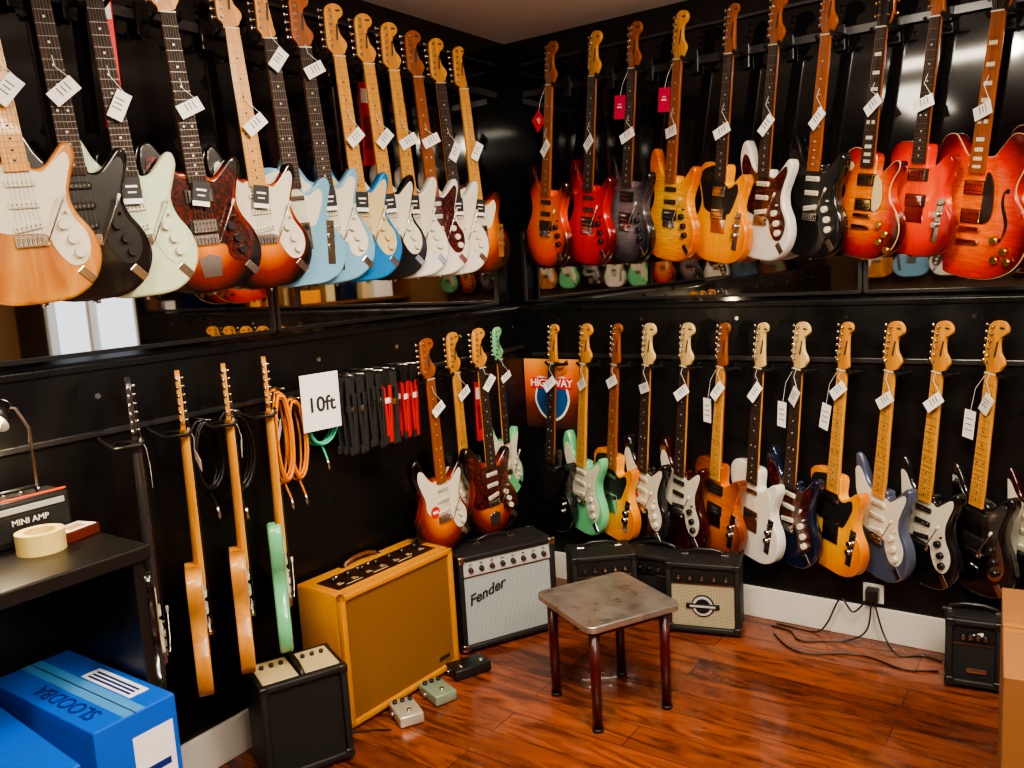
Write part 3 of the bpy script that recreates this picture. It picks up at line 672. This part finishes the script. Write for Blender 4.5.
B=MB(); B.box((0,0,0),(.003,.15,.19),paper,.001); B.box((-.02,0,.085),(.04,.01,.004),chrome)
o=B.obj('price_sign',Matrix.Translation((.16,-1.43,1.095))@Matrix.Rotation(math.radians(-8),4,'Z'))
t=text('lettering','10ft',.07,ink); t.parent=o; t.data.offset=.001; t.matrix_local=Matrix.Translation((.003,0,-.01))@Matrix.Rotation(pi/2,4,'Z')@Matrix.Rotation(pi/2,4,'X')
strapb=mat('strap_black',(.015,.015,.016,1),.7); strapr=mat('strap_red',C(170,20,22),.6)
for k in range(8):
    y=-1.31+k*.045; m=strapr if k in (4,6,7) else strapb; B=MB()
    B.cyl((-.04,0,.02),(.09,0,.02),.003,chrome,seg=6)
    for j in range(3):
        xx=.01+j*.03
        B.box((xx,0,-.02),(.008,.038,.06),blackp if m is strapr else strapb,.002)
        B.box((xx,-.009,-.14),(.006,.016,.19),m,.002,R=Matrix.Rotation(.05,4,'X')); B.box((xx+.004,.010,-.15),(.006,.018,.21),m,.002,R=Matrix.Rotation(-.04,4,'X'))
        B.box((xx,0,-.245),(.008,.042,.03),strapb,.003)
        B.box((xx+.006,0,-.10),(.002,.03,.02),chrome if m is strapb else paper)
    B.obj('guitar_strap',Matrix.Translation((.105,y,1.15+random.uniform(-.01,.01)))@Matrix.Rotation(random.uniform(-.2,.2),4,'Z'))
def redpack(x,y,z,h,rz):
    B=MB(); B.box((0,0,-h/2),(.008,.05,h),redp,.003); B.box((.0045,0,-.05),(.002,.04,.05),paper); B.box((.0045,0,-h*.6),(.002,.03,h*.4),mat('dark_red_print',C(120,10,12),.5)); B.tube([(0,0,0),(0,0,.03),(-.03,0,.04)],.0025,chrome,6)
    B.obj('strap_pack',Matrix.Translation((x,y,z))@Matrix.Rotation(rz,4,'Z'))
redpack(.06,-1.98,2.30,.36,-.3); redpack(.05,-.99,2.2,.3,-.3); redpack(.10,-.48,1.02,.26,-.5)
# poster
def postm():
    m=mat('poster_print',C(200,90,40),.4); nt,N,L,b=nodes(m)
    v=texco(nt); sx=N.new('ShaderNodeSeparateXYZ'); L.new(v,sx.inputs[0])
    mp=N.new('ShaderNodeMapRange'); mp.inputs['From Min'].default_value=-.165; mp.inputs['From Max'].default_value=.165; L.new(sx.outputs['Z'],mp.inputs['Value'])
    L.new(ramp(nt,mp.outputs[0],[(0,C(35,28,26)),(.35,C(105,50,35)),(.7,C(225,105,45)),(1,C(240,170,90))]),b.inputs['Base Color']); return m
B=MB(); B.box((0,0,0),(.30,.006,.33),postm())
shield=[(0,-.13),(.06,-.10),(.095,-.03),(.085,.03),(.1,.06),(.06,.085),(0,.075),(-.06,.085),(-.1,.06),(-.085,.03),(-.095,-.03),(-.06,-.10)]
B.prism(cat(shield,3),-.0055,-.003,paper); B.prism(cat([(x*.9,z*.9-.001) for x,z in shield],3),-.0065,-.003,mat('poster_blue',C(35,80,130),.4))
B.box((0,-.0068,.052),(.22,.001,.05),redp)
o=B.obj('poster',Matrix.Translation((.20,-.050,.90)))
for s,sz,z,m in (('HIGHWAY',.048,.052,paper),('1',.15,-.04,paper)):
    t=text('lettering',s,sz,m); t.data.offset=.001; t.parent=o; t.matrix_local=Matrix.Translation((0,-.008,z))@Matrix.Rotation(pi/2,4,'X')
# socket + cables
B=MB(); B.box((1.61,-.050,.185),(.075,.008,.075),white_trim,.002); B.box((1.61,-.07,.185),(.045,.04,.055),blackp,.005); B.obj('wall_socket')
def cat3(pts,n=8):
    out=[];P=[Vector(p) for p in pts]; P=[P[0]]+P+[P[-1]]
    for i in range(1,len(P)-2):
        p0,p1,p2,p3=P[i-1:i+3]
        for k in range(n):
            t=k/n; out.append(.5*((2*p1)+(-p0+p2)*t+(2*p0-5*p1+4*p2-p3)*t*t+(-p0+3*p1-3*p2+p3)*t**3))
    out.append(P[-1]); return out
def cab(pts,r=.0035):
    B=MB(); P=cat3(pts); B.tube(P,r,blackp,6); B.obj('power_cable')
cab([(1.61,-.09,.17),(1.60,-.12,.06),(1.52,-.13,.004),(1.38,-.2,.004),(1.32,-.14,.004),(1.24,-.12,.004)])
cab([(1.62,-.09,.17),(1.66,-.11,.05),(1.72,-.16,.004),(1.8,-.12,.004),(1.86,-.14,.004)])
cab([(1.60,-.09,.18),(1.55,-.11,.12),(1.50,-.10,.16),(1.45,-.1,.05),(1.40,-.10,.004),(1.25,-.09,.004)])
cab([(1.27,-.19,.004),(1.4,-.3,.004),(1.6,-.22,.004),(1.75,-.26,.004),(1.86,-.22,.004)])
cab([(.2,-1.58,.004),(.27,-1.56,.004),(.34,-1.50,.004),(.40,-1.47,.006)],.003)
# ---------------------------------------------------------------- lights
def area(name,loc,sx,sy,e,col,rot=(0,0,0)):
    l=bpy.data.lights.new(name,'AREA'); l.shape='RECTANGLE'; l.size=sx; l.size_y=sy; l.energy=e; l.color=col
    o=bpy.data.objects.new(name,l); bpy.context.scene.collection.objects.link(o); o.location=loc; o.rotation_euler=rot; return o
warm=(1,.87,.67)
area('ceiling_light',(2.0,-1.9,2.47),1.4,.25,50,warm)
area('ceiling_light',(1.2,-3.3,2.47),.3,1.4,42,warm)
area('ceiling_light',(3.6,-3.2,2.47),1.2,.3,60,warm)
area('ceiling_fill',(2.6,-2.6,2.0),.5,.5,80,(1,.93,.84),(pi,0,0))  # added fill aimed upward to brighten the ceiling, no fixture here
def spot(loc,tgt,e,ang,col=warm):
    l=bpy.data.lights.new('track_spotlight','SPOT'); l.energy=e; l.spot_size=math.radians(ang); l.spot_blend=.6; l.color=col; l.shadow_soft_size=.04
    o=bpy.data.objects.new('track_spotlight',l); bpy.context.scene.collection.objects.link(o); o.location=loc
    o.rotation_euler=(Vector(tgt)-Vector(loc)).to_track_quat('-Z','Y').to_euler()
spot((1.7,-1.9,2.42),(0,-1.1,1.7),70,75); spot((1.9,-1.6,2.42),(1.0,0,1.7),75,75); spot((2.6,-1.8,2.42),(2.0,0,1.4),52,70)
spot((1.5,-2.4,2.42),(.5,-.6,.6),85,55); spot((2.2,-1.6,2.42),(1.6,-.5,0),55,60)
l=bpy.data.lights.new('lamp_glow','POINT'); l.energy=6; l.color=(1,.76,.46); l.shadow_soft_size=.02
o=bpy.data.objects.new('lamp_glow',l); bpy.context.scene.collection.objects.link(o); o.location=(.155,-2.455,ZT+.262)
w=bpy.data.worlds.new('World'); bpy.context.scene.world=w; w.use_nodes=True
w.node_tree.nodes['Background'].inputs[0].default_value=(.85,.9,1,1); w.node_tree.nodes['Background'].inputs[1].default_value=2.5
# ---------------------------------------------------------------- camera
cd=bpy.data.cameras.new('camera'); cam=bpy.data.objects.new('camera',cd); bpy.context.scene.collection.objects.link(cam)
X=Vector((.8209,.5680,-.0567)).normalized(); Z=Vector((.57,-.8095,.1418)); Z=(Z-X*Z.dot(X)).normalized(); Y=Z.cross(X)
M=Matrix(((X.x,Y.x,Z.x,2.276),(X.y,Y.y,Z.y,-3.323),(X.z,Y.z,Z.z,1.513),(0,0,0,1)))
cam.matrix_world=M; cd.sensor_width=36; cd.lens=838/1024*36; cd.clip_start=.02
bpy.context.scene.camera=cam
